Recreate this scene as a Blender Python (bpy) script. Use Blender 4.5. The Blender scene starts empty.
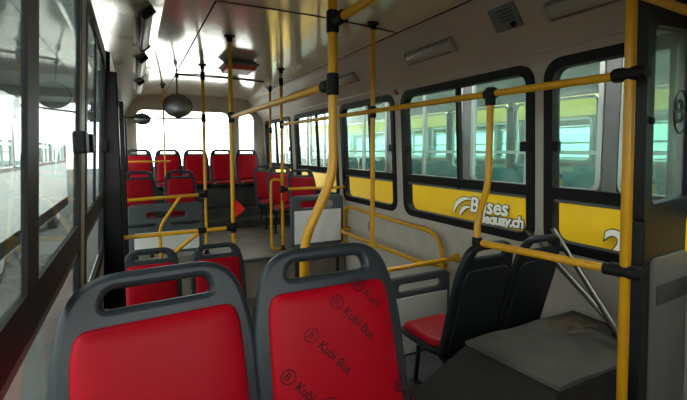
import bpy, bmesh, math, random
from mathutils import Vector, Matrix
random.seed(4)
S = bpy.context.scene
C = S.collection
PI = math.pi

# ------------------------------------------------------------------ materials
def nodes_of(name):
    m = bpy.data.materials.new(name); m.use_nodes = True
    nt = m.node_tree
    return m, nt, nt.nodes['Principled BSDF']

def mat(name, col, rough=.5, metal=0., noise=0., nscale=8., bump=0., bscale=40., coat=0., stretch=(1, 1, 1), col2=None, spec=.5, ior=1.5):
    m, nt, b = nodes_of(name)
    b.inputs['Roughness'].default_value = rough
    b.inputs['Metallic'].default_value = metal
    b.inputs['IOR'].default_value = ior
    b.inputs['Coat Weight'].default_value = coat; b.inputs['Coat Roughness'].default_value = .085
    b.inputs['Specular IOR Level'].default_value = spec
    b.inputs['Base Color'].default_value = (*col, 1)
    tc = nt.nodes.new('ShaderNodeTexCoord')
    mp = nt.nodes.new('ShaderNodeMapping'); mp.inputs['Scale'].default_value = stretch
    nt.links.new(tc.outputs['Object'], mp.inputs['Vector'])
    if noise > 0 or col2:
        n = nt.nodes.new('ShaderNodeTexNoise'); n.inputs['Scale'].default_value = nscale; n.inputs['Detail'].default_value = 5
        nt.links.new(mp.outputs['Vector'], n.inputs['Vector'])
        r = nt.nodes.new('ShaderNodeValToRGB')
        c2 = col2 if col2 else tuple(max(0, c * (1 - noise)) for c in col)
        r.color_ramp.elements[0].position = .38; r.color_ramp.elements[1].position = .62
        r.color_ramp.elements[0].color = (*c2, 1); r.color_ramp.elements[1].color = (*col, 1)
        nt.links.new(n.outputs['Fac'], r.inputs['Fac']); nt.links.new(r.outputs['Color'], b.inputs['Base Color'])
    if bump > 0:
        n2 = nt.nodes.new('ShaderNodeTexNoise'); n2.inputs['Scale'].default_value = bscale; n2.inputs['Detail'].default_value = 3
        nt.links.new(mp.outputs['Vector'], n2.inputs['Vector'])
        bp = nt.nodes.new('ShaderNodeBump'); bp.inputs['Strength'].default_value = bump; bp.inputs['Distance'].default_value = .02
        nt.links.new(n2.outputs['Fac'], bp.inputs['Height']); nt.links.new(bp.outputs['Normal'], b.inputs['Normal'])
    return m

def glass(name, tint, refl=1.0, rough=.02, haze=0.0, hazecol=(.7, .8, .78)):
    m = bpy.data.materials.new(name); m.use_nodes = True; nt = m.node_tree
    nt.nodes.clear()
    out = nt.nodes.new('ShaderNodeOutputMaterial')
    tr = nt.nodes.new('ShaderNodeBsdfTransparent'); tr.inputs['Color'].default_value = (*tint, 1)
    gl = nt.nodes.new('ShaderNodeBsdfGlossy'); gl.inputs['Roughness'].default_value = rough
    fr = nt.nodes.new('ShaderNodeLayerWeight'); fr.inputs['Blend'].default_value = .5
    pw = nt.nodes.new('ShaderNodeMath'); pw.operation = 'POWER'; pw.inputs[1].default_value = 5
    nt.links.new(fr.outputs['Facing'], pw.inputs[0])
    mu = nt.nodes.new('ShaderNodeMath'); mu.operation = 'MULTIPLY_ADD'; mu.inputs[1].default_value = .6 * refl; mu.inputs[2].default_value = .03 * refl
    mx = nt.nodes.new('ShaderNodeMixShader')
    nt.links.new(pw.outputs[0], mu.inputs[0]); nt.links.new(mu.outputs[0], mx.inputs['Fac'])
    nt.links.new(tr.outputs[0], mx.inputs[1]); nt.links.new(gl.outputs[0], mx.inputs[2])
    last = mx
    if haze > 0:
        df = nt.nodes.new('ShaderNodeBsdfDiffuse'); df.inputs['Color'].default_value = (*hazecol, 1)
        m2 = nt.nodes.new('ShaderNodeMixShader')
        tc = nt.nodes.new('ShaderNodeTexCoord'); n = nt.nodes.new('ShaderNodeTexNoise'); n.inputs['Scale'].default_value = 3
        nt.links.new(tc.outputs['Object'], n.inputs['Vector'])
        h = nt.nodes.new('ShaderNodeMath'); h.operation = 'MULTIPLY'; h.inputs[1].default_value = haze * 2
        nt.links.new(n.outputs['Fac'], h.inputs[0]); nt.links.new(h.outputs[0], m2.inputs['Fac'])
        nt.links.new(mx.outputs[0], m2.inputs[1]); nt.links.new(df.outputs[0], m2.inputs[2])
        last = m2
    nt.links.new(last.outputs[0], out.inputs['Surface'])
    return m

M = dict(
    plastic=mat('seat_plastic', (.024, .031, .037), .34, noise=.12, nscale=6, bump=.05, bscale=300, spec=.3),
    plastic_dark=mat('seat_back_plastic', (.016, .020, .023), .42, noise=.15, nscale=6, bump=.05, bscale=300, spec=.25),
    red=mat('red_vinyl', (.35, .002, .010), .40, noise=.10, nscale=4, bump=.06, bscale=250, spec=.12),
    print=mat('dark_print', (.055, .004, .008), .6, spec=.2),
    yellow=mat('yellow_paint', (.70, .34, .008), .30, noise=.10, nscale=10, spec=.4),
    rubber=mat('black_rubber', (.008, .008, .009), .55, spec=.2),
    black=mat('black_gloss', (.007, .008, .009), .3, spec=.25),
    wall=mat('grey_beige_panel', (.52, .47, .41), .55, noise=.10, nscale=5),
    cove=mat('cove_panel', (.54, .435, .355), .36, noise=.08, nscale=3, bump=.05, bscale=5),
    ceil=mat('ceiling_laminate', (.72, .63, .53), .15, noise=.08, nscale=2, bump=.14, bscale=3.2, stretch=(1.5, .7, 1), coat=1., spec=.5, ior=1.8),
    dark=mat('dark_trim', (.02, .018, .017), .5, spec=.25),
    alu=mat('aluminium', (.60, .61, .61), .35, metal=.8),
    chrome=mat('steel_tube', (.36, .34, .32), .34, metal=1.),
    floor=mat('vinyl_floor', (.12, .103, .088), .5, noise=.35, nscale=5, bump=.1, bscale=60, spec=.3),
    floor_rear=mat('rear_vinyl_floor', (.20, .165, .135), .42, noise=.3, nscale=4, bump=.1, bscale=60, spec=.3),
    step=mat('step_plinth', (.07, .068, .066), .5, noise=.3, nscale=5, spec=.25),
    boxtop=mat('dusty_cover', (.115, .100, .088), .62, nscale=4.5, col2=(.070, .064, .059), bump=.12, bscale=12, spec=.25),
    boxside=mat('black_cover_side', (.030, .029, .028), .55, noise=.25, nscale=6, spec=.2),
    dust=mat('brown_dust', (.16, .12, .085), .9, noise=.3, nscale=16, spec=.1),
    panelgrey=mat('grey_frame', (.075, .088, .095), .42, noise=.1, spec=.3),
    panelwhite=mat('white_panel', (.74, .73, .70), .4, noise=.06),
    partgrey=mat('partition_grey', (.17, .165, .158), .45, noise=.12, nscale=5, spec=.3),
    partdark=mat('partition_dark', (.022, .024, .026), .45, noise=.15, spec=.25),
    lamp=mat('lamp_diffuser', (.42, .38, .33), .3),
    lampbase=mat('lamp_tray', (.22, .19, .17), .45, noise=.2),
    mirrorback=mat('mirror_housing', (.06, .065, .07), .35, spec=.3),
    mirror=mat('mirror_glass', (.30, .32, .33), .28, metal=1.),
    redpaint=mat('red_paint', (.50, .03, .025), .4),
    flag=mat('red_cloth', (.62, .012, .010), .7, spec=.2),
    vent=mat('vent_grey', (.17, .18, .18), .45),
    sticker=mat('sticker_grey', (.24, .27, .34), .5),
    sticker_red=mat('sticker_red', (.50, .06, .05), .5),
    busyellow=mat('bus_yellow', (.95, .60, .010), .35, noise=.05, nscale=2, spec=.3),
    buswhite=mat('bus_white', (.56, .60, .60), .35, noise=.06, nscale=1.5),
    busgreen=mat('bus_pale_green', (.34, .47, .43), .4, noise=.1, nscale=1.5),
    busgrey=mat('bus_grey', (.13, .14, .14), .45, noise=.1, spec=.3),
    bandyellow=mat('dull_yellow_band', (.55, .42, .08), .5),
    teal=mat('teal_fabric', (.03, .24, .25), .7, noise=.2, nscale=6, spec=.2),
    white=mat('white_letter', (.86, .86, .82), .45),
    ground=mat('yard_ground', (.15, .15, .14), .85, noise=.25, nscale=1.6, bump=.1, bscale=20),
    bounce_concrete=mat('pale_bounce', (.72, .70, .66), .8, noise=.12, nscale=1.5),
    tyre=mat('tyre_rubber', (.016, .016, .017), .75, spec=.2),
    shed=mat('shed_sheet', (.24, .27, .27), .6, noise=.15, nscale=1.2),
    glass=glass('window_glass', (.93, .97, .95), .6, haze=.005),
    glass_left=glass('dusty_window_glass', (.66, .71, .69), .7, haze=.05),
    glass_bus=glass('green_window_glass', (.80, .92, .885), .6, haze=.085, hazecol=(.55, .68, .64)),
    glass_part=glass('partition_glass', (.86, .92, .90), .6, haze=.16, hazecol=(.6, .68, .65)),
)

# ------------------------------------------------------------------ mesh helpers
class MB:
    def __init__(s): s.bm = bmesh.new()
    def box(s, lo, hi, bev=0., seg=2, mtx=None):
        lo = Vector(lo); hi = Vector(hi)
        r = bmesh.ops.create_cube(s.bm, size=1, matrix=Matrix.Translation((lo + hi) / 2) @ Matrix.Diagonal((*(hi - lo), 1)))
        vs = r['verts']
        if bev > 0:
            es = list({e for v in vs for e in v.link_edges})
            rr = bmesh.ops.bevel(s.bm, geom=es, offset=bev, segments=seg, affect='EDGES', profile=.5)
            vs = list({v for f in rr['faces'] for v in f.verts} | {v for v in vs if v.is_valid})
        if mtx: bmesh.ops.transform(s.bm, matrix=mtx, verts=vs)
        return s
    def hexa(s, p):
        v = [s.bm.verts.new(q) for q in p]
        for f in ((0, 3, 2, 1), (4, 5, 6, 7), (0, 1, 5, 4), (1, 2, 6, 5), (2, 3, 7, 6), (3, 0, 4, 7)):
            s.bm.faces.new([v[i] for i in f])
        return s
    def tube(s, pts, r, n=14, closed=False):
        pts = [Vector(p) for p in pts]; N = len(pts)
        up = None; rings = []
        for i, p in enumerate(pts):
            if closed: t = (pts[(i + 1) % N] - pts[i - 1]).normalized()
            elif i == 0: t = (pts[1] - p).normalized()
            elif i == N - 1: t = (p - pts[-2]).normalized()
            else: t = ((pts[i + 1] - p).normalized() + (p - pts[i - 1]).normalized()).normalized()
            if up is None:
                up = Vector((0, 0, 1)) if abs(t.z) < .9 else Vector((1, 0, 0))
            a = (up - t * up.dot(t)).normalized(); b = t.cross(a); up = a
            rr = r[i] if isinstance(r, (list, tuple)) else r
            rings.append([s.bm.verts.new(p + (a * math.cos(k * 2 * PI / n) + b * math.sin(k * 2 * PI / n)) * rr) for k in range(n)])
        for i in range(N if closed else N - 1):
            A, B = rings[i], rings[(i + 1) % N]
            for k in range(n):
                f = s.bm.faces.new((A[k], A[(k + 1) % n], B[(k + 1) % n], B[k])); f.smooth = True
        if not closed:
            s.bm.faces.new(rings[0][::-1]); s.bm.faces.new(rings[-1])
        return s
    def prism(s, poly, f0, f1):
        """poly: 2D points; f0/f1 map a 2D point to 3D for the two end faces"""
        a = [s.bm.verts.new(f0(p)) for p in poly]; b = [s.bm.verts.new(f1(p)) for p in poly]
        n = len(poly)
        s.bm.faces.new(a[::-1]); s.bm.faces.new(b)
        for i in range(n): s.bm.faces.new((a[i], a[(i + 1) % n], b[(i + 1) % n], b[i]))
        return s
    def ring(s, outer, inner, f0, f1):
        n = len(outer)
        a = [s.bm.verts.new(f0(p)) for p in outer]; b = [s.bm.verts.new(f1(p)) for p in outer]
        c = [s.bm.verts.new(f0(p)) for p in inner]; d = [s.bm.verts.new(f1(p)) for p in inner]
        for i in range(n):
            j = (i + 1) % n
            s.bm.faces.new((a[i], a[j], b[j], b[i])); s.bm.faces.new((c[j], c[i], d[i], d[j]))
            s.bm.faces.new((a[j], a[i], c[i], c[j])); s.bm.faces.new((b[i], b[j], d[j], d[i]))
        return s
    def rings(s, rs, cap=True, smooth=True):
        R = [[s.bm.verts.new(p) for p in r] for r in rs]; n = len(R[0])
        for A, B in zip(R, R[1:]):
            for k in range(n):
                f = s.bm.faces.new((A[k], A[(k + 1) % n], B[(k + 1) % n], B[k])); f.smooth = smooth
        if cap:
            s.bm.faces.new(R[0][::-1]); f = s.bm.faces.new(R[-1]); f.smooth = smooth
        return s
    def build(s, name, m, parent=None, smooth=None):
        bmesh.ops.recalc_face_normals(s.bm, faces=s.bm.faces)
        me = bpy.data.meshes.new(name); s.bm.to_mesh(me); s.bm.free()
        if smooth:
            for p in me.polygons: p.use_smooth = True
            me.set_sharp_from_angle(angle=math.radians(smooth))
        me.materials.append(m)
        o = bpy.data.objects.new(name, me); C.objects.link(o)
        if parent: o.parent = parent
        return o

def fillet(pts, r, n=6):
    pts = [Vector(p) for p in pts]; out = [pts[0]]
    for i in range(1, len(pts) - 1):
        a, b, c = pts[i - 1], pts[i], pts[i + 1]
        d1 = (a - b); d2 = (c - b)
        t = min(r, d1.length * .49, d2.length * .49)
        p, q = b + d1.normalized() * t, b + d2.normalized() * t
        for k in range(n + 1):
            u = k / n; out.append(p * (1 - u) ** 2 + b * 2 * u * (1 - u) + q * u * u)
    out.append(pts[-1]); return out

def rrect(x0, x1, y0, y1, r, n=6):
    out = []
    for cx, cy, a0 in ((x1 - r, y1 - r, 0), (x0 + r, y1 - r, 90), (x0 + r, y0 + r, 180), (x1 - r, y0 + r, 270)):
        for k in range(n + 1):
            a = math.radians(a0 + 90 * k / n); out.append((cx + r * math.cos(a), cy + r * math.sin(a)))
    return out

def rpoly(pts, rad, n=6):
    out = []; N = len(pts)
    for i in range(N):
        a, b, c = Vector(pts[i - 1]), Vector(pts[i]), Vector(pts[(i + 1) % N])
        d1 = (a - b); d2 = (c - b); t = min(rad[i], d1.length * .49, d2.length * .49)
        p, q = b + d1.normalized() * t, b + d2.normalized() * t
        for k in range(n + 1):
            u = k / n; w = p * (1 - u) ** 2 + b * 2 * u * (1 - u) + q * u * u
            out.append((w.x, w.y))
    return out

def empty(name, loc=(0, 0, 0), rz=0):
    o = bpy.data.objects.new(name, None); C.objects.link(o); o.location = loc; o.rotation_euler.z = rz
    o.empty_display_size = .1
    return o
def tag(o, label, cat, group=None, kind=None):
    if label: o['label'] = label
    if cat: o['category'] = cat
    if group: o['group'] = group
    if kind: o['kind'] = kind
    return o
def struct(o, label=None):
    o['kind'] = 'structure'
    if label: o['label'] = label
    return o
def dup(root, loc, rz=0., scale=(1, 1, 1), label=None, group=None):
    r = root.copy(); C.objects.link(r); r.location = loc; r.rotation_euler.z = rz; r.scale = scale
    if label: r['label'] = label
    if group: r['group'] = group
    for ch in list(root.children):
        c = ch.copy(); C.objects.link(c); c.parent = r
        for g in list(ch.children):
            d = g.copy(); C.objects.link(d); d.parent = c
    return r

def plate_from_curve(outlines, thick, bev, res=3):
    """2D filled outline(s) with rounded rims -> mesh (local x, y = outline, z = thickness)"""
    cu = bpy.data.curves.new('tmp', 'CURVE'); cu.dimensions = '2D'; cu.fill_mode = 'BOTH'
    for ol in outlines:
        sp = cu.splines.new('POLY'); sp.points.add(len(ol) - 1)
        for p, q in zip(sp.points, ol): p.co = (q[0], q[1], 0, 1)
        sp.use_cyclic_u = True
    cu.extrude = thick / 2 - bev; cu.bevel_depth = bev; cu.bevel_resolution = res; cu.offset = -bev
    ob = bpy.data.objects.new('tmp', cu); C.objects.link(ob)
    dg = bpy.context.evaluated_depsgraph_get()
    me = bpy.data.meshes.new_from_object(ob.evaluated_get(dg))
    bpy.data.objects.remove(ob); bpy.data.curves.remove(cu)
    return me
def text_mesh(txt, size, extrude=.001, offset=0., shear=0., sp=1.):
    cu = bpy.data.curves.new('tmp', 'FONT'); cu.body = txt; cu.size = size; cu.extrude = extrude; cu.offset = offset; cu.shear = shear; cu.space_character = sp
    cu.resolution_u = 3
    ob = bpy.data.objects.new('tmp', cu); C.objects.link(ob)
    dg = bpy.context.evaluated_depsgraph_get()
    me = bpy.data.meshes.new_from_object(ob.evaluated_get(dg))
    bpy.data.objects.remove(ob); bpy.data.curves.remove(cu)
    return me
def mesh_obj(name, me, m, parent=None, mtx=None, smooth=None):
    if mtx is not None: me.transform(mtx)
    me.name = name; me.materials.clear(); me.materials.append(m)
    if smooth:
        for p in me.polygons: p.use_smooth = True
        me.set_sharp_from_angle(angle=math.radians(smooth))
    o = bpy.data.objects.new(name, me); C.objects.link(o)
    if parent: o.parent = parent
    return o

# ------------------------------------------------------------------ bus shell
XR = lambda z: 2.24 - .05 * z
XL = lambda z: -.146 + .045 * z
FL, FR, ZC = -1.65, -1.20, .955          # low floor, rear floor, ceiling
Y0, Y1 = -.9, 7.75
def slab(mb, side, y0, y1, z0, z1, t=.05, inset=0.):
    if side < 0: t = .012
    X = XR if side > 0 else XL
    f = lambda y, z, d: (X(z) + side * (d - inset), y, z)
    mb.hexa([f(y0, z0, 0), f(y1, z0, 0), f(y1, z1, 0), f(y0, z1, 0), f(y0, z0, t), f(y1, z0, t), f(y1, z1, t), f(y0, z1, t)])

WT, WB = .535, -.605                       # window frame outer top / bottom
right_w = [('A', .35, 1.681, [1.02]), ('B', 1.751, 3.171, [2.44]), ('C', 3.286, 4.435, [3.774]), ('D', 4.545, 6.02, [5.2]), ('E', 6.2, 7.6, [7.0])]
left_w = [('A', -.55, 1.50, [.825]), ('B', 1.62, 2.62, [2.05]), ('C', 5.95, 7.55, [6.7])]
DOOR = (2.68, 5.88)
INS = .032
def side_wall(side, wins, name, door=None):
    mb = MB()
    ztop = .60
    cuts = sorted([(a, b, 'w') for _, a, b, _ in wins] + ([(door[0], door[1], 'd')] if door else []))
    y = Y0
    for a, b, k in cuts:
        i = INS if k == 'w' else 0
        slab(mb, side, y, a + i, FL, ztop)
        if k == 'w': slab(mb, side, a + i, b - i, FL, WB + INS)
        slab(mb, side, a + i, b - i, WT - INS if k == 'w' else .56, ztop)
        y = b - i
    slab(mb, side, y, Y1, FL, ztop)
    return struct(mb.build(name, M['wall']))
side_wall(1, right_w, 'wall_right')
side_wall(-1, left_w, 'wall_left', DOOR)

def window(n, side, y0, y1, mull, gl, thick_m=.012, cross=(-.225, -.292), latch=True):
    X = XR if side > 0 else XL
    root = empty('window_%d' % n, (0, 0, 0)); struct(root)
    fw = .058
    kd = 1. if side > 0 else .24
    pt = lambda d: (lambda p: (X(p[1]) - side * d * (kd if d < 0 else .6 * kd + .4 * (side > 0)), p[0], p[1]))
    MB().ring(rrect(y0, y1, WB, WT, .115), rrect(y0 + fw, y1 - fw, WB + fw, WT - fw, .07), pt(.014), pt(-.055)).build('window_frame', M['rubber'], root, 40)
    mb = MB(); c0, c1 = cross
    mb.prism([(y0 + .03, c0), (y1 - .03, c0), (y1 - .03, c1), (y0 + .03, c1)], pt(.010), pt(-.045)); mb.build('crossbar', M['rubber'], root)
    mb = MB()
    mb.prism([(y0 + .05, c1 - .004), (y1 - .05, c1 - .004), (y1 - .05, c1 - .022), (y0 + .05, c1 - .022)], pt(-.004), pt(-.03)); mb.build('sill_strip', M['busgrey'], root)
    for m_ in mull:
        mb = MB(); mb.prism([(m_ - thick_m, WB + .5 - .2), (m_ + thick_m, WB + .5 - .2), (m_ + thick_m, WT - .03), (m_ - thick_m, WT - .03)], pt(.004), pt(-.035))
        mb.build('mullion', M['rubber'], root)
    ed = [y0 + .02] + list(mull) + [y1 - .02]
    for a, b in zip(ed, ed[1:]):
        mb = MB(); mb.prism([(a, c0 - .01), (b, c0 - .01), (b, WT - .02), (a, WT - .02)], pt(-.014), pt(-.019)); mb.build('sliding_pane', gl, root)
    mb = MB(); mb.prism([(y0 + .02, WB + .02), (y1 - .02, WB + .02), (y1 - .02, c1 + .01), (y0 + .02, c1 + .01)], pt(-.022), pt(-.027)); mb.build('lower_pane', gl, root)
    if latch:
        for yy in (y0 + .055, y1 - .055):
            mb = MB(); mb.box((X(.03) - .022 if side > 0 else X(.03) - .012, yy - .045, -.01), (X(.03) + .012 if side > 0 else X(.03) + .022, yy + .045, .055), .006)
            mb.build('latch', M['rubber'], root)
    return root
k = 1
for nm, a, b, m_ in right_w:
    window(k, 1, a, b, m_, M['glass']); k += 1
for nm, a, b, m_ in left_w:
    window(k, -1, a, b, m_, M['glass' if nm == 'C' else 'glass_left'], .042 if nm == 'A' else .014, cross=(-.225, -.30)); k += 1

# folded dark rear door on the left
d = struct(empty('door_1'))
yw = (DOOR[1] - DOOR[0]) / 4
for i in range(4):
    a, b = DOOR[0] + i * yw, DOOR[0] + (i + 1) * yw
    X = XL; z0, z1 = FL, .56
    P = lambda dd: (lambda p: (X(p[1]) + dd, p[0], p[1]))
    lf = MB().ring(rrect(a + .005, b - .005, z0 + .01, z1 - .005, .02, 2), rrect(a + .10, b - .10, z0 + .25, z1 - .10, .05, 2), P(.02), P(-.03)).build('door_leaf', M['black'], d, 40)
    mb = MB(); mb.prism([(a + .09, z0 + .24), (b - .09, z0 + .24), (b - .09, z1 - .09), (a + .09, z1 - .09)], P(0), P(-.01)); mb.build('door_pane', M['glass_left'], lf)
mb = MB()
for yy in (2.70, 4.28, 5.86):
    mb.box((XL(0) - .02, yy - .03, FL), (XL(0) + .075, yy + .03, .44), .008)
struct(mb.build('trim_1', M['black']))

# floor, steps
mb = MB(); mb.box((-.30, Y0, FL - .08), (2.40, Y1, FL)); struct(mb.build('floor', M['floor']))
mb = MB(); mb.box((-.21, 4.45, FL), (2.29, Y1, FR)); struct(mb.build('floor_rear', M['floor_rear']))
mb = MB(); mb.box((-.21, 4.40, FR - .03), (2.29, 4.45, FR + .004), .008); struct(mb.build('trim_2', M['step']))
mb = MB(); mb.box((-.19, 6.62, FR), (2.27, Y1, -.95), .01); struct(mb.build('floor_bench_plinth', M['step']))
mb = MB(); mb.box((-.18, 6.96, -.95), (2.26, 7.45, .012 - .955 + .345), .02); struct(mb.build('floor_bench_base', M['step']))
mb = MB(); mb.box((-.19, 6.30, FR), (2.27, 6.62, -1.08), .008); struct(mb.build('floor_step', M['step']))
mb = MB(); mb.box((-.20, .25, FL), (.72, 1.32, -1.245), .03); struct(mb.build('floor_wheel_arch', M['step']))
mb = MB(); mb.box((1.30, 1.47, FL), (2.29, 2.30, -1.45), .02); struct(mb.build('floor_seat_plinth', M['step']))

# ceiling profile
prof = [(-.125, .52), (-.105, .60), (-.04, .71), (.05, .83), (.12, .895), (.20, .925), (.45, .948), (.80, .957), (1.2, .957), (1.6, .948), (1.86, .928), (1.90, .918), (1.93, .89), (2.15, .60), (2.185, .56), (2.212, .52)]
def sheet(prof, y0, y1, name, m, t=.03, ny=20):
    bm = bmesh.new(); rows = []
    for j in range(ny + 1):
        y = y0 + (y1 - y0) * j / ny
        rows.append(([bm.verts.new((x, y, z)) for x, z in prof], [bm.verts.new((x + (x - 1.05) * .03, y, z + t)) for x, z in prof]))
    n = len(prof)
    for j in range(ny):
        for i in range(n - 1):
            for q in (0, 1):
                A, B = rows[j][q], rows[j + 1][q]
                bm.faces.new((A[i], A[i + 1], B[i + 1], B[i]))
        for i in (0, n - 1):
            bm.faces.new((rows[j][0][i], rows[j][1][i], rows[j + 1][1][i], rows[j + 1][0][i]))
    for j in (0, ny):
        for i in range(n - 1): bm.faces.new((rows[j][0][i], rows[j][0][i + 1], rows[j][1][i + 1], rows[j][1][i]))
    x = MB(); x.bm.free(); x.bm = bm
    return struct(x.build(name, m, None, 50))
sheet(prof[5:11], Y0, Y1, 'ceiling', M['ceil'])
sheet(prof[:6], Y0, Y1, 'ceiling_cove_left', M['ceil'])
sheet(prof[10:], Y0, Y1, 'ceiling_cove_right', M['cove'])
def trim(n, pts, r, m='dark'): 
    return struct(MB().tube(pts, r, 8).build('trim_%d' % n, M[m]))
trim(3, [(.497, 2.77, .952), (.497, Y1, .952)], .007)
trim(4, [(.497, 2.77, .952), (.9, 2.77, .957), (1.3, 2.77, .956), (1.88, 2.77, .928)], .007)
trim(5, [(1.885, Y0, .925), (1.885, Y1, .925)], .008)
trim(6, [(2.165, Y0, .585), (2.165, Y1, .585)], .010, 'cove')
trim(7, [(.53, 5.62, .945), (1.1, 5.62, .95), (1.63, 5.62, .94)], .008)
# rear wall with its windows
def yz(y): return lambda p: (p[0], y, p[1])
RW = [(.03, 1.60), (1.74, 2.06)]
mb = MB()
zr0, zr1 = -.30, .70
for a, b, c, e in ((-.21, 2.29, FL, zr0), (-.21, 2.29, zr1, 1.0), (-.21, .03, zr0, zr1), (1.60, 1.74, zr0, zr1), (2.06, 2.29, zr0, zr1)):
    mb.box((a, Y1, c), (b, Y1 + .05, e))
struct(mb.build('wall_rear', M['wall']))
for (a, b) in RW:
    w = struct(empty('window_%d' % k)); k += 1
    MB().ring(rrect(a - .03, b + .03, zr0 - .03, zr1 + .03, .10), rrect(a + .02, b - .02, zr0 + .02, zr1 - .02, .12), yz(Y1 - .012), yz(Y1 + .055)).build('window_frame', M['wall'], w, 40)
    mb = MB(); mb.box((a - .01, Y1 + .02, zr0 - .01), (b + .01, Y1 + .025, zr1 + .01)); mb.build('window_pane', M['glass'], w)
# front bulkhead behind the camera: unseen, windscreen opening narrowed to darken the front
mb = MB()
mb.box((-.21, Y0 - .05, FL), (2.29, Y0, -.25)); mb.box((-.21, Y0 - .05, .22), (2.29, Y0, 1.0)); mb.box((1.1, Y0 - .05, -.25), (2.29, Y0, .40))
struct(mb.build('wall_front', M['dark']))
mb = MB(); mb.box((-.22, Y0 - .05, 1.0), (2.30, Y1 + .06, 1.03)); struct(mb.build('roof', M['buswhite']))

# ------------------------------------------------------------------ seats
RC = math.radians(15)
def BK(u, v, n, y0=.155, z0=.40):
    """backrest coordinates: u across, v up the reclined back, n out of its front"""
    return Vector((u, y0 + v * math.sin(RC) - n * math.cos(RC), z0 + v * math.cos(RC) + n * math.sin(RC)))
BKM = Matrix(((1, 0, 0, 0), (0, math.sin(RC), -math.cos(RC), .155), (0, math.cos(RC), math.sin(RC), .40), (0, 0, 0, 1)))
HB = .575
def shell_outlines(w=.385, slot=True):
    h = w / 2
    o = rpoly([(-h * .98, -.12), (h * .98, -.12), (h * 1.02, .40), (h * .80, HB), (-h * .80, HB), (-h * 1.02, .40)], [.05, .05, .13, .085, .085, .13], 8)
    s_ = rpoly([(-h * .56, .497), (h * .56, .497), (h * .50, .538), (-h * .50, .538)], [.018] * 4, 5)
    return [o, s_] if slot else [o]
def pad_rings(pts, prof_, f):
    cx = sum(p[0] for p in pts) / len(pts); cy = sum(p[1] for p in pts) / len(pts)
    hx = max(abs(p[0] - cx) for p in pts); hy = max(abs(p[1] - cy) for p in pts)
    rs = []
    for ins, n in prof_:
        rs.append([f(cx + (p[0] - cx) * (1 - ins / hx), cy + (p[1] - cy) * (1 - ins / hy), n) for p in pts])
    return rs
def make_seat(name, pm, w=.385, dz=0.):
    r = empty(name); h = w / 2
    mesh_obj('backrest', plate_from_curve(shell_outlines(w), .036, .014), M[pm], r, BKM, 50)
    pts = rpoly([(-h * .87, .03), (h * .87, .03), (h * .83, .42), (h * .76, .463), (-h * .76, .463), (-h * .83, .42)], [.05, .05, .03, .03, .03, .03], 5)
    pr = [(0, .012), (.0, .021), (.004, .028), (.012, .033), (.03, .037), (.07, .040)]
    MB().rings(pad_rings(pts, pr, lambda u, v, n: BK(u, v, n))).build('backrest_pad', M['red'], r)
    mesh_obj('back_cover', plate_from_curve([rpoly([(-h * .80, -.08), (h * .80, -.08), (h * .82, .44), (-h * .82, .44)], [.05, .05, .06, .06], 5)], .02, .008), M[pm], r, BKM @ Matrix.Translation((0, 0, -.022)), 50)
    # seat pan and cushion
    P = rrect(-h * .98, h * .98, -.26, .10, .06)
    def hor(z_): return lambda u, v, n: Vector((u, v, z_ + n))
    MB().rings(pad_rings(P, [(.05, -.055), (.015, -.035), (0, -.012), (0, 0), (.012, .006)], hor(.395 + dz))).build('seat_pan', M[pm], r)
    Q = rrect(-h * .90, h * .90, -.245, .085, .05)
    MB().rings(pad_rings(Q, [(.004, 0), (0, .012), (.004, .024), (.015, .033), (.05, .038), (.10, .040)], hor(.398 + dz))).build('seat_cushion', M['red'], r)
    for sx in (-1, 1):
        l = MB().tube(fillet([(sx * h * .6, -.16, .012), (sx * h * .6, -.13, .345 + dz), (sx * h * .6, .10, .345 + dz), (sx * h * .6, .13, .012)], .05), .014, 10)
        l.box((sx * h * .6 - .025, -.19, 0), (sx * h * .6 + .025, -.13, .012), .003); l.box((sx * h * .6 - .025, .10, 0), (sx * h * .6 + .025, .16, .012), .003)
        l.build('leg', M['dark'], r)
    return r
TOPY = .155 + HB * math.sin(RC); TOPZ = .40 + HB * math.cos(RC)
def place(root, xc, ytop, ztop, w, rz=0., first=False, label=None, group=None):
    dx, dy = (math.sin(rz) * -TOPY, math.cos(rz) * TOPY)
    loc = (xc - dx, ytop - dy, ztop - TOPZ); sc = (w / .385, 1, 1)
    if first:
        root.location = loc; root.rotation_euler.z = rz; root.scale = sc; root['label'] = label
        if group: root['group'] = group
        return root
    return dup(root, loc, rz, sc, label, group)

seat = make_seat('bus_seat', 'plastic'); seat['category'] = 'seat'
G2 = 'red padded seats facing the front'
nL = place(seat, .040, 1.05, -.276, .430, math.radians(5), True, 'large plain red seat nearest the left windows, right beside the camera', G2)
nR = place(seat, .474, 1.06, -.274, .436, math.radians(0), False, 'red seat with dark printed lettering on its pad, at the front', G2)
place(seat, .080, 3.15, -.69, .385, 0, False, 'low red seat by the dark left wall, directly behind the plain front seat', G2)
place(seat, .530, 3.15, -.70, .39, 0, False, 'low red seat on the aisle side, seen between the two front seats', G2)
place(seat, .040, 5.50, -.252, .36, 0, False, 'left red seat of the pair behind the left yellow bent rail', G2)
place(seat, .500, 5.50, -.252, .38, 0, False, 'aisle side red seat of the pair behind the grey left modesty panel', G2)
rear_lab = ['leftmost red seat of the rear bench, below the oval mirrors', 'second red rear bench seat from the left', 'middle red seat of the rear bench, beside the left aisle pole', 'fourth red rear bench seat from the left, facing the aisle', 'rightmost red seat of the rear bench, in the rear right corner']
for i, l in enumerate(rear_lab):
    t_ = place(seat, .06 + i * .43, 7.32, .012, .41, 0, False, l, G2)
    for c_ in [c_ for c_ in t_.children if c_.name.startswith('leg')]: bpy.data.objects.remove(c_)
place(seat, 1.925, 5.02, -.250, .385, 0, False, 'red single seat right behind the right modesty panel', G2)
place(seat, 1.89, 5.80, -.248, .385, 0, False, 'middle red single seat of the row along the right windows', G2)
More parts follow.
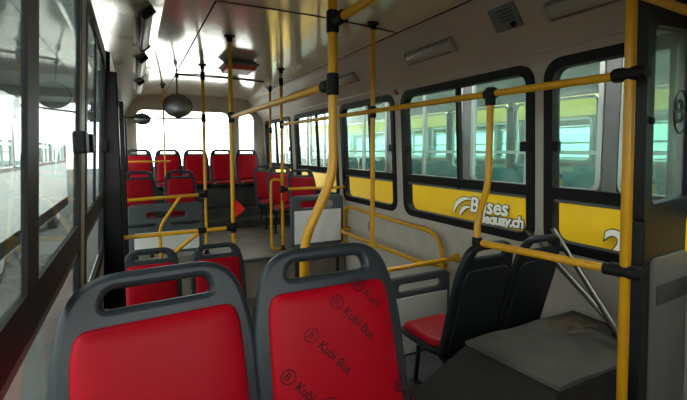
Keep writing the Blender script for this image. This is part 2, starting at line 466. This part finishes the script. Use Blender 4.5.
place(seat, 1.885, 6.52, -.246, .385, 0, False, 'rearmost red single seat along the right windows', G2).location.z += 0

# the print on the front right seat pad
pad = [c for c in nR.children if c.name.startswith('backrest_pad')][0]
ANG = math.radians(-52)
for (u, v) in ((.006, .420), (-.068, .348), (-.132, .262), (.070, .455), (.150, .165), (-.040, .17)):
    bmx = MB()
    bmx.tube([(.017 * math.cos(t * PI / 8), .017 * math.sin(t * PI / 8), 0) for t in range(16)], .0013, 5, True)
    me1 = text_mesh('B', .026, .0006)
    me1.transform(Matrix.Translation((-.009, -.009, 0))); bmx.bm.from_mesh(me1)
    me2 = text_mesh('Kubi Bus', .031, .0006, .0006)
    me2.transform(Matrix.Translation((.030, -.010, 0)))
    if (u, v) != (.070, .455): bmx.bm.from_mesh(me2)
    else: 
        me3 = text_mesh('Kubi', .030, .0006); me3.transform(Matrix.Translation((.026, -.010, 0))); bmx.bm.from_mesh(me3); bpy.data.meshes.remove(me3)
    bmesh.ops.transform(bmx.bm, matrix=BKM @ Matrix.Translation((u, v, .0400)) @ Matrix.Rotation(ANG, 4, 'Z'), verts=bmx.bm.verts)
    o = bmx.build('printed_text', M['print'], pad)
    bpy.data.meshes.remove(me1); bpy.data.meshes.remove(me2)

# rear-facing dark seats by the engine cover
rseat = make_seat('bus_seat', 'plastic_dark', dz=-.07); rseat['category'] = 'seat'
GD = 'dark seats turned away from the camera'
place(rseat, 1.615, 1.50, -.470, .385, PI, True, 'dark backed seat facing away under the bent pole, red cushion showing', GD)
place(rseat, 2.010, 1.50, -.474, .365, PI, False, 'dark backed seat facing away beside the right window wall', GD)

# ------------------------------------------------------------------ poles and rails
R = .0175
def clamp(p, axis, parent, L_=.045, r=.026, name='clamp'):
    a = Vector(axis).normalized(); p = Vector(p)
    return MB().tube([p - a * L_, p - a * L_ * .9, p + a * L_ * .9, p + a * L_], [r * .85, r, r, r * .85], 14).build(name, M['rubber'], parent, 40)
def pole(name, label, pts, cat='pole', group='yellow upright poles', r=R, top=True, clamps=(), base=True, fr=.10, m='yellow'):
    o = empty(name, pts[-1]); tag(o, label, cat, group)
    inv = -Vector(pts[-1])
    sh = lambda q: Vector(q) + inv
    MB().tube([sh(p) for p in fillet(pts, fr)], r).build('tube', M[m], o, 40)
    if top:
        t = sh(pts[0])
        MB().tube([t + Vector((0, 0, -.05)), t + Vector((0, 0, -.012)), t + Vector((0, 0, -.010)), t + Vector((0, 0, .004))], [.022, .024, .045, .045], 16).build('ceiling_flange', M['rubber'], o, 40)
    if base:
        b = sh(pts[-1])
        MB().tube([b, b + Vector((0, 0, .010)), b + Vector((0, 0, .012)), b + Vector((0, 0, .05))], [.042, .042, .024, .022], 16).build('floor_flange', M['rubber'], o, 40)
    for c in clamps:
        ax = c[3] if len(c) > 3 else (0, 0, 1)
        clamp(sh(c[:3]), ax, o, *(c[4:] if len(c) > 4 else ()))
    return o
pole('grab_pole', 'yellow aisle pole behind the low left seats, with a black clamp', [(.748, 3.58, .957), (.748, 3.58, FL)], clamps=[(.748, 3.58, .278), (.748, 3.58, -.673)])
pole('grab_pole', 'yellow aisle pole at the grey left modesty panel', [(.716, 4.90, .955), (.716, 4.90, FR)], clamps=[(.716, 4.9, .36), (.716, 4.9, -.50), (.716, 4.9, .83)])
pole('bent_grab_pole', 'thick yellow pole bent sideways behind the printed front seat', [(.745, 1.56, .956), (.745, 1.56, -.11), (.612, 1.56, -.375), (.612, 1.56, FL)], r=.0195, fr=.08, clamps=[(.745, 1.56, .525), (.745, 1.56, .272)])
pole('grab_pole', 'yellow pole in front of the wheelchair bay hoop', [(1.624, 2.696, .945), (1.624, 2.696, FL)], clamps=[(1.624, 2.696, .287)])
pr = pole('grab_pole', 'yellow pole with a low loop beside the right modesty panel', [(1.57, 4.70, .947), (1.57, 4.70, FR)], clamps=[(1.57, 4.7, .30), (1.57, 4.7, -.47), (1.57, 4.7, .80)])
MB().tube(fillet([(-.005, 0, .84), (-.14, 0, .86), (-.14, 0, .012), (-.02, 0, .012)], .07), .016).build('low_loop', M['yellow'], pr, 40)
pole('grab_pole', 'far yellow pole among the right single seats', [(1.86, 6.10, .925), (1.86, 6.10, FR)], clamps=[(1.86, 6.10, .30)])
pole('grab_pole', 'thin yellow pole standing before the rear bench', [(.40, 6.55, .945), (.40, 6.55, -1.08)], r=.012)
pole('bent_grab_pole', 'short bent yellow pole rising from the dark seat to the top rail', [(1.617, 1.534, .27), (1.617, 1.534, -.195), (1.538, 1.525, -.345), (1.536, 1.520, -.485)], top=False, base=False, fr=.08, clamps=[(1.536, 1.520, -.475, (0, 0, 1), .035), (1.617, 1.534, .27)])
pole('grab_pole', 'nearest yellow pole at the right edge, beside the partition', [(1.640, .905, .947), (1.752, .905, FL)], r=.0195, clamps=[(1.702, .905, -.475, (-.2, 1, .02), .055, .028), (1.668, .905, .285, (0, 1, 0), .06, .028)])

def rail(name, label, pts, clamps=(), fr=.08, r=R, group='yellow grab rails', m='yellow', extra=None, cat='rail'):
    o = empty(name, pts[0]); tag(o, label, cat, group); inv = -Vector(pts[0])
    MB().tube([Vector(p) + inv for p in fillet(pts, fr)], r).build('tube', M[m], o, 40)
    for c in clamps: clamp(Vector(c[:3]) + inv, c[3:6] if len(c) > 3 else (0, 1, 0), o, .035, .025)
    if extra:
        for e in extra: MB().tube([Vector(p) + inv for p in fillet(e, fr)], r).build('support', M[m], o, 40)
    return o
rail('overhead_rail', 'long yellow overhead rail along the right windows', [(1.664, .92, .283), (1.617, 1.534, .283), (1.60, 2.72, .29), (1.572, 4.68, .30)], [(1.617, 1.534, .283)], fr=.02)
rail('overhead_rail', 'yellow overhead rail over the left seats between two poles', [(.745, 1.60, .272), (.748, 3.54, .279)], [(.745, 1.62, .272), (.748, 3.54, .279)])
rail('overhead_rail', 'higher yellow rail running forward from the bent pole', [(.748, 1.53, .525), (.775, .35, .525)], [(.748, 1.50, .525)])
rail('overhead_rail', 'yellow crosswise rail above the grey partition, top right corner', [(1.655, .87, .56), (2.20, .87, .545)], fr=.02)
rail('barrier_rail', 'yellow barrier rail from the dark seat to the nearest pole', [(1.700, .92, -.478), (1.542, 1.515, -.468)], [(1.690, .945, -.477, -.25, 1, 0)])
rail('barrier_rail', 'yellow rail behind the low left seats with a bent support', [(-.09, 3.60, -.685), (.74, 3.57, -.673)], [(.49, 3.585, -.677, 1, 0, 0), (.72, 3.57, -.673, 1, 0, 0)], extra=[[(.48, 3.59, -.68), (.27, 3.60, -.84), (.235, 3.60, -.90), (.235, 3.60, FL)]])
rail('barrier_rail', 'yellow rail in front of the left modesty panel with a bent support', [(-.10, 4.80, -.525), (.70, 4.87, -.505)], [(.67, 4.867, -.506, 1, 0, 0)], extra=[[(.44, 4.845, -.515), (.224, 4.83, -.83), (.224, 4.83, FR)]])
rail('barrier_rail', 'yellow rail above the right modesty panel', [(1.58, 4.68, -.468), (2.255, 4.40, -.448)], [(1.60, 4.672, -.468, 1, -.4, 0)])
rail('barrier_rail', 'thin yellow rail before the left end of the rear bench', [(-.09, 6.52, -.165), (.47, 6.52, -.165)], r=.012)
o = rail('barrier_rail', 'yellow rail on top of the wheelchair bay panel, fixed to the wall', [(2.262, 2.465, -.862), (1.53, 2.45, -.868), (1.53, 2.45, FL)])
MB().tube([Vector((.02, 0, 0)), Vector((.004, 0, 0)), Vector((-.012, 0, 0))], [.038, .038, .03], 14).build('wall_flange', M['yellow'], o, 40)
o = rail('wall_guard', 'yellow hoop guard on the wall under the middle right windows', [(2.225, 4.35, -1.10), (2.225, 4.35, -.665), (2.225, 2.62, -.690), (2.225, 2.55, -1.02)], fr=.16, extra=[[(2.27, 4.27, -.93), (2.13, 4.27, -.95), (2.13, 2.72, -.948), (2.26, 2.56, -.948)]], r=.0185)
for yy, zz in ((4.35, -1.10), (2.55, -1.02), (4.20, -.668), (2.85, -.686)):
    MB().tube([Vector((2.222, yy, zz)) - Vector((2.225, 4.35, -1.10)), Vector((2.285, yy, zz)) - Vector((2.225, 4.35, -1.10))], .012, 8).build('bracket', M['yellow'], o, 40)
o = rail('mirror_bar', 'thin dark crossbar carrying the small mirror on the left', [(-.125, 4.84, .335), (.716, 4.90, .352)], r=.009, m='dark', group='mirror fittings', cat='bar')

# chrome tubes leaning by the window
for a, b, l in (((2.245, 1.80, -.515), (2.10, 1.13, -.895), 'upper steel tube leaning from the window sill to the cover'), ((2.252, 1.62, -.475), (1.955, 1.01, -.895), 'lower steel tube leaning beside the nearest pole')):
    o = empty('steel_tube', b); tag(o, l, 'tube', 'leaning steel tubes')
    v = Vector(a) - Vector(b)
    MB().tube([Vector((0, 0, 0)), v], .0145).build('tube', M['chrome'], o, 40)
    MB().tube([Vector((0, 0, -.022)), Vector((0, 0, -.012)), Vector((0, 0, .01))], [.03, .03, .018], 12).build('foot', M['dark'], o, 40)
    MB().tube([v * .985, v * 1.004], .019, 12).build('end_cap', M['dark'], o, 40)

# ------------------------------------------------------------------ panels
def modesty(label, x0, x1, y, z0, z1, slot, ins, zf):
    o = empty('modesty_panel', ((x0 + x1) / 2, y, zf)); tag(o, label, 'panel', 'grey modesty panels')
    cx = (x0 + x1) / 2
    T = Matrix(((1, 0, 0, 0), (0, 0, -1, 0), (0, 1, 0, 0), (0, 0, 0, 1)))
    ol = [rrect(x0 - cx, x1 - cx, z0 - zf, z1 - zf, .06)]
    for s_ in slot: ol.append(rrect(s_[0] - cx, s_[1] - cx, s_[2] - zf, s_[3] - zf, min(.03, (s_[3] - s_[2]) * .45)))
    mesh_obj('panel_frame', plate_from_curve(ol, .04, .014), M['panelgrey'], o, T, 50)
    mb = MB(); mb.box((ins[0] - cx, -.027, ins[2] - zf), (ins[1] - cx, -.015, ins[3] - zf), .005); mb.build('white_insert', M['panelwhite'], o)
    for sx in (x0 + .07, x1 - .07):
        mb = MB(); mb.box((sx - cx - .02, -.015, 0), (sx - cx + .02, .015, z0 - zf + .05), .004); mb.build('post', M['dark'], o)
    return o
modesty('grey modesty panel with white insert on the right, by the low pole loop', 1.545, 2.205, 4.35, -1.12, -.52, [(1.66, 2.08, -.66, -.585)], (1.585, 2.17, -1.07, -.69), FL)
modesty('grey modesty panel with white insert before the left pair of seats', -.085, .69, 4.97, -1.16, -.595, [(.10, .50, -.755, -.69)], (-.03, .64, -1.13, -.91), FR)
modesty('low grey panel with two long slots under the wheelchair bay rail', 1.64, 2.235, 2.51, -1.60, -.955, [(1.74, 2.14, -1.075, -1.015)], (1.68, 2.20, -1.56, -1.115), FL)

# partition at the right edge
o = empty('driver_partition', (1.77 + .072, .965, FL)); tag(o, 'dark framed partition with glass marked 8, at the right edge', 'partition')
o.rotation_euler.y = -.05
Lp = lambda x, y, z: (x - 1.77, y - .965, z - FL)
x0, x1 = 1.872, 2.225
fy = lambda y: (lambda p: Lp(p[0], y, p[1]))
fr_ = MB()
fr_.ring(rrect(x0, x1, -.47 + .16, .62, .03, 3), rrect(x0 + .055, x1 - .005, -.235, .50, .03, 3), fy(.935), fy(.985))
fr_.build('glass_frame', M['partdark'], o, 40)
mb = MB(); mb.box(Lp(x0, .935, FL), Lp(x1, .985, -.30), .01); mb.build('lower_frame', M['partdark'], o)
mb = MB(); mb.box(Lp(x0 + .03, .955, -.25), Lp(x1 - .002, .961, .52)); gp = mb.build('glass_pane', M['glass_part'], o)
T = Matrix(((1, 0, 0, 0), (0, 0, -1, 0), (0, 1, 0, 0), (0, 0, 0, 1)))
ol = [rrect(x0 + .055 - 1.77, x1 - .006 - 1.77, FL + .12 - FL, -.47 - FL, .035)]
mesh_obj('lower_panel', plate_from_curve(ol, .02, .006), M['partgrey'], o, Matrix.Translation((0, -.032, 0)) @ T, 50)
mesh_obj('recess', plate_from_curve([rrect(x0 + .085 - 1.77, x1 - .012 - 1.77, -.680 - FL, -.590 - FL, .01)], .008, .002), M['step'], o, Matrix.Translation((0, -.041, 0)) @ T, 50)
mb = MB()
cxn, czn = 2.175, .150
mb.tube([(cxn + .090 * math.cos(t * PI / 16) * .62 - 1.77, -.012, czn + .093 * math.sin(t * PI / 16) - FL) for t in range(32)], .0035, 6, True)
mb.build('number_ring', M['black'], gp)
mesh_obj('number', text_mesh('8', .145, .001, .002), M['black'], gp, Matrix.Translation((cxn - 1.77 - .045, -.012, czn - .045 - FL)) @ T)
mb = MB(); mb.box(Lp(x0 + .02, .925, .10), Lp(x0 + .045, .935, .13), .003); mb.build('catch', M['rubber'], o)

# engine cover
o = empty('engine_cover', (1.75, 1.22, FL)); tag(o, 'large dusty grey engine cover box with dark flared side', 'cover')
s_ = lambda x, y, z: Vector((x - 1.75, y - 1.22, z - FL))
mb = MB()
sec = [(1.02, -1.65), (1.02, -1.13), (1.425, -.945), (2.245, -.945), (2.245, -1.65)]
secn = [(1.06, -1.65), (1.07, -1.15), (1.455, -.945), (2.245, -.945), (2.245, -1.65)]
mb.prism(list(range(5)), lambda i: s_(secn[i][0], .985 - (.02 if i in (0, 4) else 0), secn[i][1]), lambda i: s_(sec[i][0], 1.455, sec[i][1]))
mb.build('side_skirt', M['boxside'], o)
mb = MB()
n = 12; rows = []
for j in range(n + 1):
    y = .99 + (1.46 - .99) * j / n
    xl = 1.455 + (1.41 - 1.455) * j / n
    rows.append([(xl + (2.235 - xl) * i / n, y) for i in range(n + 1)])
g = [[mb.bm.verts.new(s_(x, y, -.928 + .004 * math.sin(x * 17) * math.cos(y * 13))) for x, y in r] for r in rows]
g2 = [[mb.bm.verts.new(s_(x, y, -.946)) for x, y in r] for r in rows]
for j in range(n):
    for i in range(n):
        mb.bm.faces.new((g[j][i], g[j][i + 1], g[j + 1][i + 1], g[j + 1][i])); mb.bm.faces.new((g2[j][i], g2[j + 1][i], g2[j + 1][i + 1], g2[j][i + 1]))
edge = [(0, i) for i in range(n)] + [(j, n) for j in range(n)] + [(n, n - i) for i in range(n)] + [(n - j, 0) for j in range(n)]
for a, b in zip(edge, edge[1:] + edge[:1]):
    mb.bm.faces.new((g[a[0]][a[1]], g2[a[0]][a[1]], g2[b[0]][b[1]], g[b[0]][b[1]]))
mb.build('top_mat', M['boxtop'], o, 40)
mb = MB()
for q in range(7):
    cx_, cy_ = random.uniform(1.98, 2.12), random.uniform(1.28, 1.38); r_ = random.uniform(.05, .10)
    base = [(r_ * random.uniform(.7, 1.3) * math.cos(t * PI / 6), r_ * .6 * random.uniform(.7, 1.3) * math.sin(t * PI / 6)) for t in range(12)]
    mb.rings([[s_(cx_ + u * k_, cy_ + v * k_, -.926 + h_) for u, v in base] for k_, h_ in ((1, -.004), (.8, .004), (.45, .008), (.15, .010))])
dd = mb.build('dust_patches', M['dust'], o); dd['label'] = 'brown dirt lumps'

# ------------------------------------------------------------------ ceiling fittings
def lamp_right(yc, L_, label):
    sx, sz = 2.045, .755
    o = empty('ceiling_light', (sx, yc, sz)); tag(o, label, 'light', 'unlit tube lamps along the ceiling coves')
    a = math.atan2(.29, .22)                         # slope of the cove
    mtx = Matrix.Rotation(a, 4, 'Y')
    mb = MB(); mb.box((-.055, -L_ / 2, -.030), (.055, L_ / 2, .012), .010, 2, mtx); mb.build('lamp_tray', M['lampbase'], o, 40)
    rs = []
    for y_, k_ in ((-L_ / 2 + .02, .75), (-L_ / 2 + .035, 1), (L_ / 2 - .035, 1), (L_ / 2 - .02, .75)):
        rs.append([mtx @ Vector((.038 * k_ * math.cos(t), y_, -.028 - .024 * k_ * math.sin(t))) for t in [PI * q / 10 for q in range(11)]])
    MB().rings(rs).build('diffuser', M['lamp'], o, 40)
    for e in (-1, 1):
        mb = MB(); mb.box((-.048, e * (L_ / 2 - .012) - .014, -.052), (.048, e * (L_ / 2 - .012) + .014, -.01), .010, 2, mtx); mb.build('end_cap', M['lamp'], o, 40)
for yc, l in ((1.26, 'unlit tube lamp nearest the camera, on the right cove'), (2.55, 'unlit tube lamp over the middle right window'), (3.98, 'unlit tube lamp beyond the bay pole, right cove'), (5.3, 'unlit tube lamp over the right single seats'), (6.6, 'rearmost unlit tube lamp on the right cove')):
    lamp_right(yc, .56, l)
def lamp_left(yc, L_, label):
    o = empty('ceiling_light', (.085, yc, .868)); tag(o, label, 'light', 'unlit tube lamps along the ceiling coves')
    mtx = Matrix.Rotation(-.75, 4, 'Y')
    mb = MB(); mb.box((-.05, -L_ / 2, -.028), (.05, L_ / 2, .012), .008, 2, mtx); mb.build('lamp_tray', M['lampbase'], o, 40)
    mb = MB(); mb.box((-.036, -L_ / 2 + .03, -.046), (.036, L_ / 2 - .03, -.02), .014, 3, mtx); mb.build('diffuser', M['lamp'], o, 40)
    for e in (-1, 1):
        mb = MB(); mb.box((-.045, e * (L_ / 2 - .02) - .02, -.055), (.045, e * (L_ / 2 - .02) + .02, 0), .01, 2, mtx); mb.build('end_cap', M['dark'], o, 40)
for yc, l in ((1.9, 'long unlit lamp nearest the camera, on the left cove'), (3.35, 'unlit lamp above the dark left door, left cove'), (4.8, 'unlit lamp on the left cove near the mirrors'), (6.3, 'rearmost unlit lamp on the left cove')):
    lamp_left(yc, 1.0, l)

o = empty('ceiling_speaker', (2.005, 1.80, .790)); tag(o, 'grey square speaker plate on the right cove', 'speaker')
mtx = Matrix.Rotation(math.atan2(.29, .22), 4, 'Y')
mb = MB(); mb.box((-.075, -.095, -.018), (.075, .095, .012), .006, 2, mtx); mb.build('plate', M['vent'], o, 40)
for q in range(4):
    mb = MB(); mb.box((-.055 + q * .02, -.075, -.024), (-.045 + q * .02, .03, -.016), .002, 1, mtx); mb.build('louver', M['panelgrey'], o)
MB().tube([mtx @ Vector((.045, -.05, -.016)), mtx @ Vector((.045, -.05, -.03))], .016, 12).build('knob', M['rubber'], o, 40)

o = empty('roof_vent_handle', (1.04, 4.55, .955)); tag(o, 'grey hanging roof hatch with a red lower face', 'hatch')
def quad(w, l, z): return [(-w, -l, z), (w, -l, z), (w, l, z), (-w, l, z)]
MB().rings([quad(.13, .13, .0), quad(.185, .18, -.055), quad(.175, .17, -.07)], smooth=False).build('housing', M['vent'], o)
MB().rings([quad(.165, .17, -.062), quad(.145, .16, -.105), quad(.135, .15, -.110)], smooth=False).build('red_panel', M['redpaint'], o)

def mirror(name, x, y, z, rx, rzz, top, label):
    o = empty(name, (x, y, z)); tag(o, label, 'mirror', 'oval convex mirrors')
    def el(k_, d): return [(rx * k_ * math.cos(t * PI / 14), d, rzz * k_ * math.sin(t * PI / 14)) for t in range(28)]
    MB().rings([el(.5, .07), el(.85, .055), el(1, .02), el(1.02, .0), el(.96, -.008)]).build('housing', M['mirrorback'], o)
    MB().rings([el(.93, -.006), el(.92, -.010), el(.6, -.022), el(.2, -.028)]).build('mirror_glass', M['mirror'], o)
    MB().tube([(0, .05, 0), (0, .05, top - z)], .008, 8).build('bracket', M['dark'], o, 40)
    MB().tube([(0, .05, top - z - .10), (0, .05, top - z - .05)], .022, 10).build('joint', M['rubber'], o, 40)
mirror('oval_mirror', .475, 5.2, .515, .16, .135, .948, 'larger dark oval mirror hanging from the ceiling')
mirror('oval_mirror', .09, 4.98, .335, .085, .062, .42, 'smaller dark oval mirror at the crossbar on the left')

# red knob, stickers, flag
o = empty('alarm_button', (2.212, 3.23, .545)); tag(o, 'small red button between the two right windows', 'button')
MB().tube([(.02, 0, 0), (-.012, 0, 0)], .03, 14).build('base', M['rubber'], o, 40)
MB().tube([(-.012, 0, 0), (-.03, 0, 0)], [.022, .018], 14).build('button', M['redpaint'], o, 40)
o = MB(); o.box((2.148, 3.15, .635), (2.152, 3.26, .665), .001, 1); o = o.build('warning_sticker', M['sticker_red']); tag(o, 'small red sticker on the cove above the red button', 'sticker')
o.rotation_euler = (0, 0, 0)
o = empty('round_sticker', (2.268, 3.80, -.83)); tag(o, 'round blue grey sticker on the wall inside the hoop', 'sticker')
MB().tube([(0, .055 * math.cos(t * PI / 12), .055 * math.sin(t * PI / 12)) for t in range(24)], .0055, 6, True).build('ring', M['sticker'], o, 40)
MB().tube([(.008, 0, 0), (-.003, 0, 0)], .028, 14).build('disc', M['sticker'], o, 40)
mb = MB()
mb.prism([(0, .075), (.085, -.01), (0, -.085)], lambda p: (p[0] + .765, 3.568 - p[0] * .3, -.50 + p[1]), lambda p: (p[0] + .765, 3.574 - p[0] * .3, -.50 + p[1]))
mb.tube([(.748, 3.58, -.43), (.770, 3.572, -.44)], .006, 6)
tag(mb.build('cloth_flag', M['flag']), 'small red cloth flag hanging on the left aisle pole', 'flag')
mb = MB()
mb.prism([(0, .05), (.05, .06), (.055, -.03), (.02, -.07), (-.02, -.03)], lambda p: (1.565 + p[0], 4.672, -.56 + p[1]), lambda p: (1.565 + p[0], 4.665, -.56 + p[1]))
mb.tube([(1.57, 4.69, -.51), (1.575, 4.668, -.515)], .006, 6)
tag(mb.build('cloth_flag', M['flag']), 'red cloth tag tied to the pole by the right modesty panel', 'flag')

# ------------------------------------------------------------------ yard and other buses
GZ = -2.35
mb = MB(); mb.box((-40, -30, GZ - .1), (40, 60, GZ)); struct(mb.build('ground', M['ground']))
mb = MB(); mb.box((-.8, 8.2, GZ - .02), (40, 60, GZ + .03)); struct(mb.build('pavement_bounce', M['bounce_concrete']))  # pale apron added behind the bus to bounce light onto the rear ceiling

def other_bus(label, xn, xf, y0, y1, body, band, side, z_sill, z_top, nwin, gl, name='parked_bus', seats=True):
    """a neighbouring bus; xn is its near side, xf its far side, side=+1 when it stands on the right"""
    o = empty(name, ((xn + xf) / 2, (y0 + y1) / 2, GZ)); tag(o, label, 'bus')
    T_ = Vector(((xn + xf) / 2, (y0 + y1) / 2, GZ))
    Lc = lambda x, y, z: Vector((x, y, z)) - T_
    def bx(mb, a, b, bev=0.):
        a = Vector(a); b = Vector(b)
        lo = Vector((min(a.x, b.x), min(a.y, b.y), min(a.z, b.z))); hi = Vector((max(a.x, b.x), max(a.y, b.y), max(a.z, b.z)))
        mb.box(lo - T_, hi - T_, bev)
    t = .06 * (1 if xf > xn else -1)
    mb = MB()
    bx(mb, (xn, y0, GZ + .45), (xn + t, y1, z_sill - .06), .01); bx(mb, (xf, y0, GZ + .45), (xf - t, y1, z_sill - .06), .01)
    bx(mb, (xn, y0, GZ + .45), (xf, y0 + .06, z_sill)); bx(mb, (xn, y1, GZ + .45), (xf, y1 - .06, z_sill))
    bx(mb, (xn, y0, GZ + .45), (xf, y1, GZ + .75))
    mb.build('body', body, o)
    mb = MB(); bx(mb, (xn - t * .1, y0, z_sill - .06), (xn + t, y1, z_sill)); bx(mb, (xf + t * .1, y0, z_sill - .06), (xf - t, y1, z_sill)); mb.build('sill_rail', M['busgrey'], o)
    mb = MB(); bx(mb, (xn, y0, z_top), (xn + t, y1, z_top + .38), .02); bx(mb, (xf, y0, z_top), (xf - t, y1, z_top + .38), .02); mb.build('upper_band', band, o)
    mb = MB(); bx(mb, (xn, y0, z_top + .36), (xf, y1, z_top + .44), .03); mb.build('roof', M['buswhite'], o)
    pw = (y1 - y0) / nwin
    mbp = MB()
    for i in range(nwin + 1):
        yy = y0 + i * pw
        for x_ in (xn, xf):
            tt = t if x_ == xn else -t
            bx(mbp, (x_, yy - .05, z_sill), (x_ + tt, yy + .05, z_top))
    mbp.build('window_posts', M['busgrey'], o)
    for i in range(nwin):
        a, b = y0 + i * pw + .06, y0 + (i + 1) * pw - .06
        for x_ in (xn, xf):
            tt = t if x_ == xn else -t
            fx = lambda d_: (lambda p: Lc(x_ + d_, p[0], p[1]))
            w_ = MB().ring(rrect(a, b, z_sill + .01, z_top - .01, .09, 4), rrect(a + .035, b - .035, z_sill + .045, z_top - .045, .06, 4), fx(-tt * .1), fx(tt * .6)).build('window_frame', M['alu'], o, 40)
            mb = MB()
            mb.prism([(a + .02, z_sill + .03), (b - .02, z_sill + .03), (b - .02, z_top - .03), (a + .02, z_top - .03)], fx(tt * .3), fx(tt * .4)); mb.build('window_pane', gl, w_)
            if x_ == xn:
                mb = MB(); mm = (a + b) / 2
                mb.prism([(mm - .018, z_sill + .03), (mm + .018, z_sill + .03), (mm + .018, z_top - .03), (mm - .018, z_top - .03)], fx(tt * .1), fx(tt * .7)); mb.build('mullion', M['alu'], w_)
    for yy in (y0 + 1.6, y1 - 2.0):
        for x_, sg in ((xn, 1), (xf, -1)):
            c = Lc(x_ + sg * (.16 if xf > xn else -.16), yy, GZ + .48); ax = Vector((.13, 0, 0))
            w_ = MB().tube([c - ax, c - ax * .8, c + ax * .8, c + ax], [.40, .48, .48, .40], 28).build('wheel', M['tyre'], o, 40)
            MB().tube([c - ax * 1.03, c + ax * 1.03], [.27, .27], 20).build('rim', M['alu'], w_, 40)
    mb = MB(); bx(mb, (xn + t * 1.2, y0 + .2, z_sill + .30), (xn + t * 1.8, y1 - .2, z_sill + .33)); mb.build('inner_rail', M['white'], o)
    return o
yb = other_bus('yellow bus parked close outside the right windows, white lettering on its side', 3.0, 5.3, -2.5, 10.2, M['busyellow'], M['buswhite'], 1, -.335, .72, 9, M['glass_bus'])
# yellow lining band above its far windows, and the lettering
off = -Vector(yb.location)
def side_text(txt, size, y, z, rot, x=2.992, name='lettering', shear=.15, olw=.013, sp=1.):
    A = Matrix(((0, 0, -1, 0), (-1, 0, 0, 0), (0, 1, 0, 0), (0, 0, 0, 1)))
    for dx, m_, of, nm in ((.0, 'black', olw, name + '_outline'), (-.004, 'white', .005, name)):
        me = text_mesh(txt, size, .0015, of, shear, sp)
        mesh_obj(nm, me, M[m_], yb, Matrix.Translation(Vector((x + dx, y, z)) + off) @ A @ Matrix.Rotation(rot, 4, 'Z'))
side_text('Buses', .205, 3.07, -.612, math.radians(2))
side_text('lequay.ch', .140, 2.90, -.703, math.radians(3), sp=.92)
side_text('20', .34, 1.765, -.80, 0, shear=.1)
# emblem: two white swooshes edged in black
def swoosh(c, r0, r1, a0, a1, w, dx, m_, grow=0.):
    mb = MB(); pts = []
    for k_ in range(13):
        t = k_ / 12; a = math.radians(a0 + (a1 - a0) * t); hw = w * math.sin(PI * min(1, .08 + t * .92)) + .002 + grow
        pts.append((c[0], c[1], r0, r1, a, hw))
    out = [(p[0] - (p[2] + p[5]) * math.cos(p[4]), p[1] + (p[3] + p[5]) * math.sin(p[4])) for p in pts]
    inn = [(p[0] - (p[2] - p[5]) * math.cos(p[4]), p[1] + (p[3] - p[5]) * math.sin(p[4])) for p in pts]
    poly = out + inn[::-1]
    mb.prism(poly, lambda p: Vector((2.992 + dx, p[0], p[1])) + off, lambda p: Vector((2.996 + dx, p[0], p[1])) + off)
    mb.build('emblem', M[m_], yb)
for c, r0, r1, a0, a1, w in (((3.10, -.67), .20, .18, 175, 75, .020), ((3.085, -.69), .12, .115, 170, 80, .018)):
    swoosh(c, r0, r1, a0, a1, w, 0, 'black', .008); swoosh(c, r0, r1, a0, a1, w, -.004, 'white')
# teal seats inside it
ts = empty('bus_seat', (3.5, 0, GZ + .75)); tag(ts, 'teal seat inside the yellow bus, seen through its green windows', 'seat', 'teal seats in the yellow bus')
mb = MB(); mb.rings([[(x, .02 + z * .12, z) for x, z in rrect(-.21, .21, .40, 1.42, .08, 4)], [(x, -.06 + z * .12, z) for x, z in rrect(-.19, .19, .42, 1.40, .08, 4)]]).build('backrest', M['teal'], ts, 40)
mb = MB(); mb.box((-.21, -.45, .40), (.21, .06, .52), .03); mb.build('seat_cushion', M['teal'], ts, 40)
mb = MB(); mb.box((-.03, -.25, 0), (.03, -.15, .42)); mb.build('leg', M['dark'], ts)
n_ = 0
for xx in (3.34, 3.80, 4.75):
    for q in range(13):
        if n_ == 0: ts.location = (xx, -1.4, GZ + .75)
        else: dup(ts, (xx, -1.4 + q * .85, GZ + .75))
        n_ += 1
# bus on the left
wb = other_bus('white bus parked in the yard outside the left windows', -2.1, -4.4, 7.3, 17.0, M['buswhite'], M['buswhite'], -1, -.35, .65, 7, M['glass_bus'])
gb = other_bus('pale green bus with a yellow upper band, parked beyond the yellow bus', 6.2, 8.5, -4.0, 22.0, M['busgreen'], M['bandyellow'], 1, -.20, .52, 20, M['glass_bus'])
# shed roof above the yard on the left
o = empty('yard_shed', (-5.6, 19, GZ)); tag(o, 'open grey shed roof over the yard on the left', 'shed')
mb = MB(); mb.box((-6, -15.5, 4.45), (5.0, 13, 4.57)); mb.build('roof_sheet', M['shed'], o)
for yy in (-12, -7, -2, 3, 8, 12):
    mb = MB(); mb.box((-6, yy - .1, 4.15), (4.5, yy + .1, 4.45)); mb.build('beam', M['busgrey'], o)
    mb = MB(); mb.box((-5.6, yy - .1, 0), (-5.4, yy + .1, 4.15)); mb.build('column', M['busgrey'], o)

# ------------------------------------------------------------------ light and camera
w = bpy.data.worlds.new('world'); S.world = w; w.use_nodes = True
bg = w.node_tree.nodes['Background']
bg.inputs['Color'].default_value = (1.0, .99, .965, 1); bg.inputs['Strength'].default_value = 5.4

cam = bpy.data.cameras.new('camera'); co = bpy.data.objects.new('camera', cam); C.objects.link(co); S.camera = co
f = 410.
th = math.atan(30 / f); ps = math.atan((343.5 - 134) / f * math.cos(th))
cam.sensor_width = 36; cam.lens = f / 687 * 36; cam.shift_y = -20 / 687; cam.clip_start = .02; cam.clip_end = 200
co.location = (0, 0, 0); co.rotation_euler = (PI / 2 - th, 0, -ps)
S.view_settings.view_transform = 'Standard'; S.view_settings.look = 'None'; S.view_settings.exposure = 0.32; S.view_settings.gamma = 1
S.view_settings.use_curve_mapping = False
S.cycles.max_bounces = 10; S.cycles.diffuse_bounces = 5; S.cycles.transparent_max_bounces = 24
S.cycles.use_denoising = True
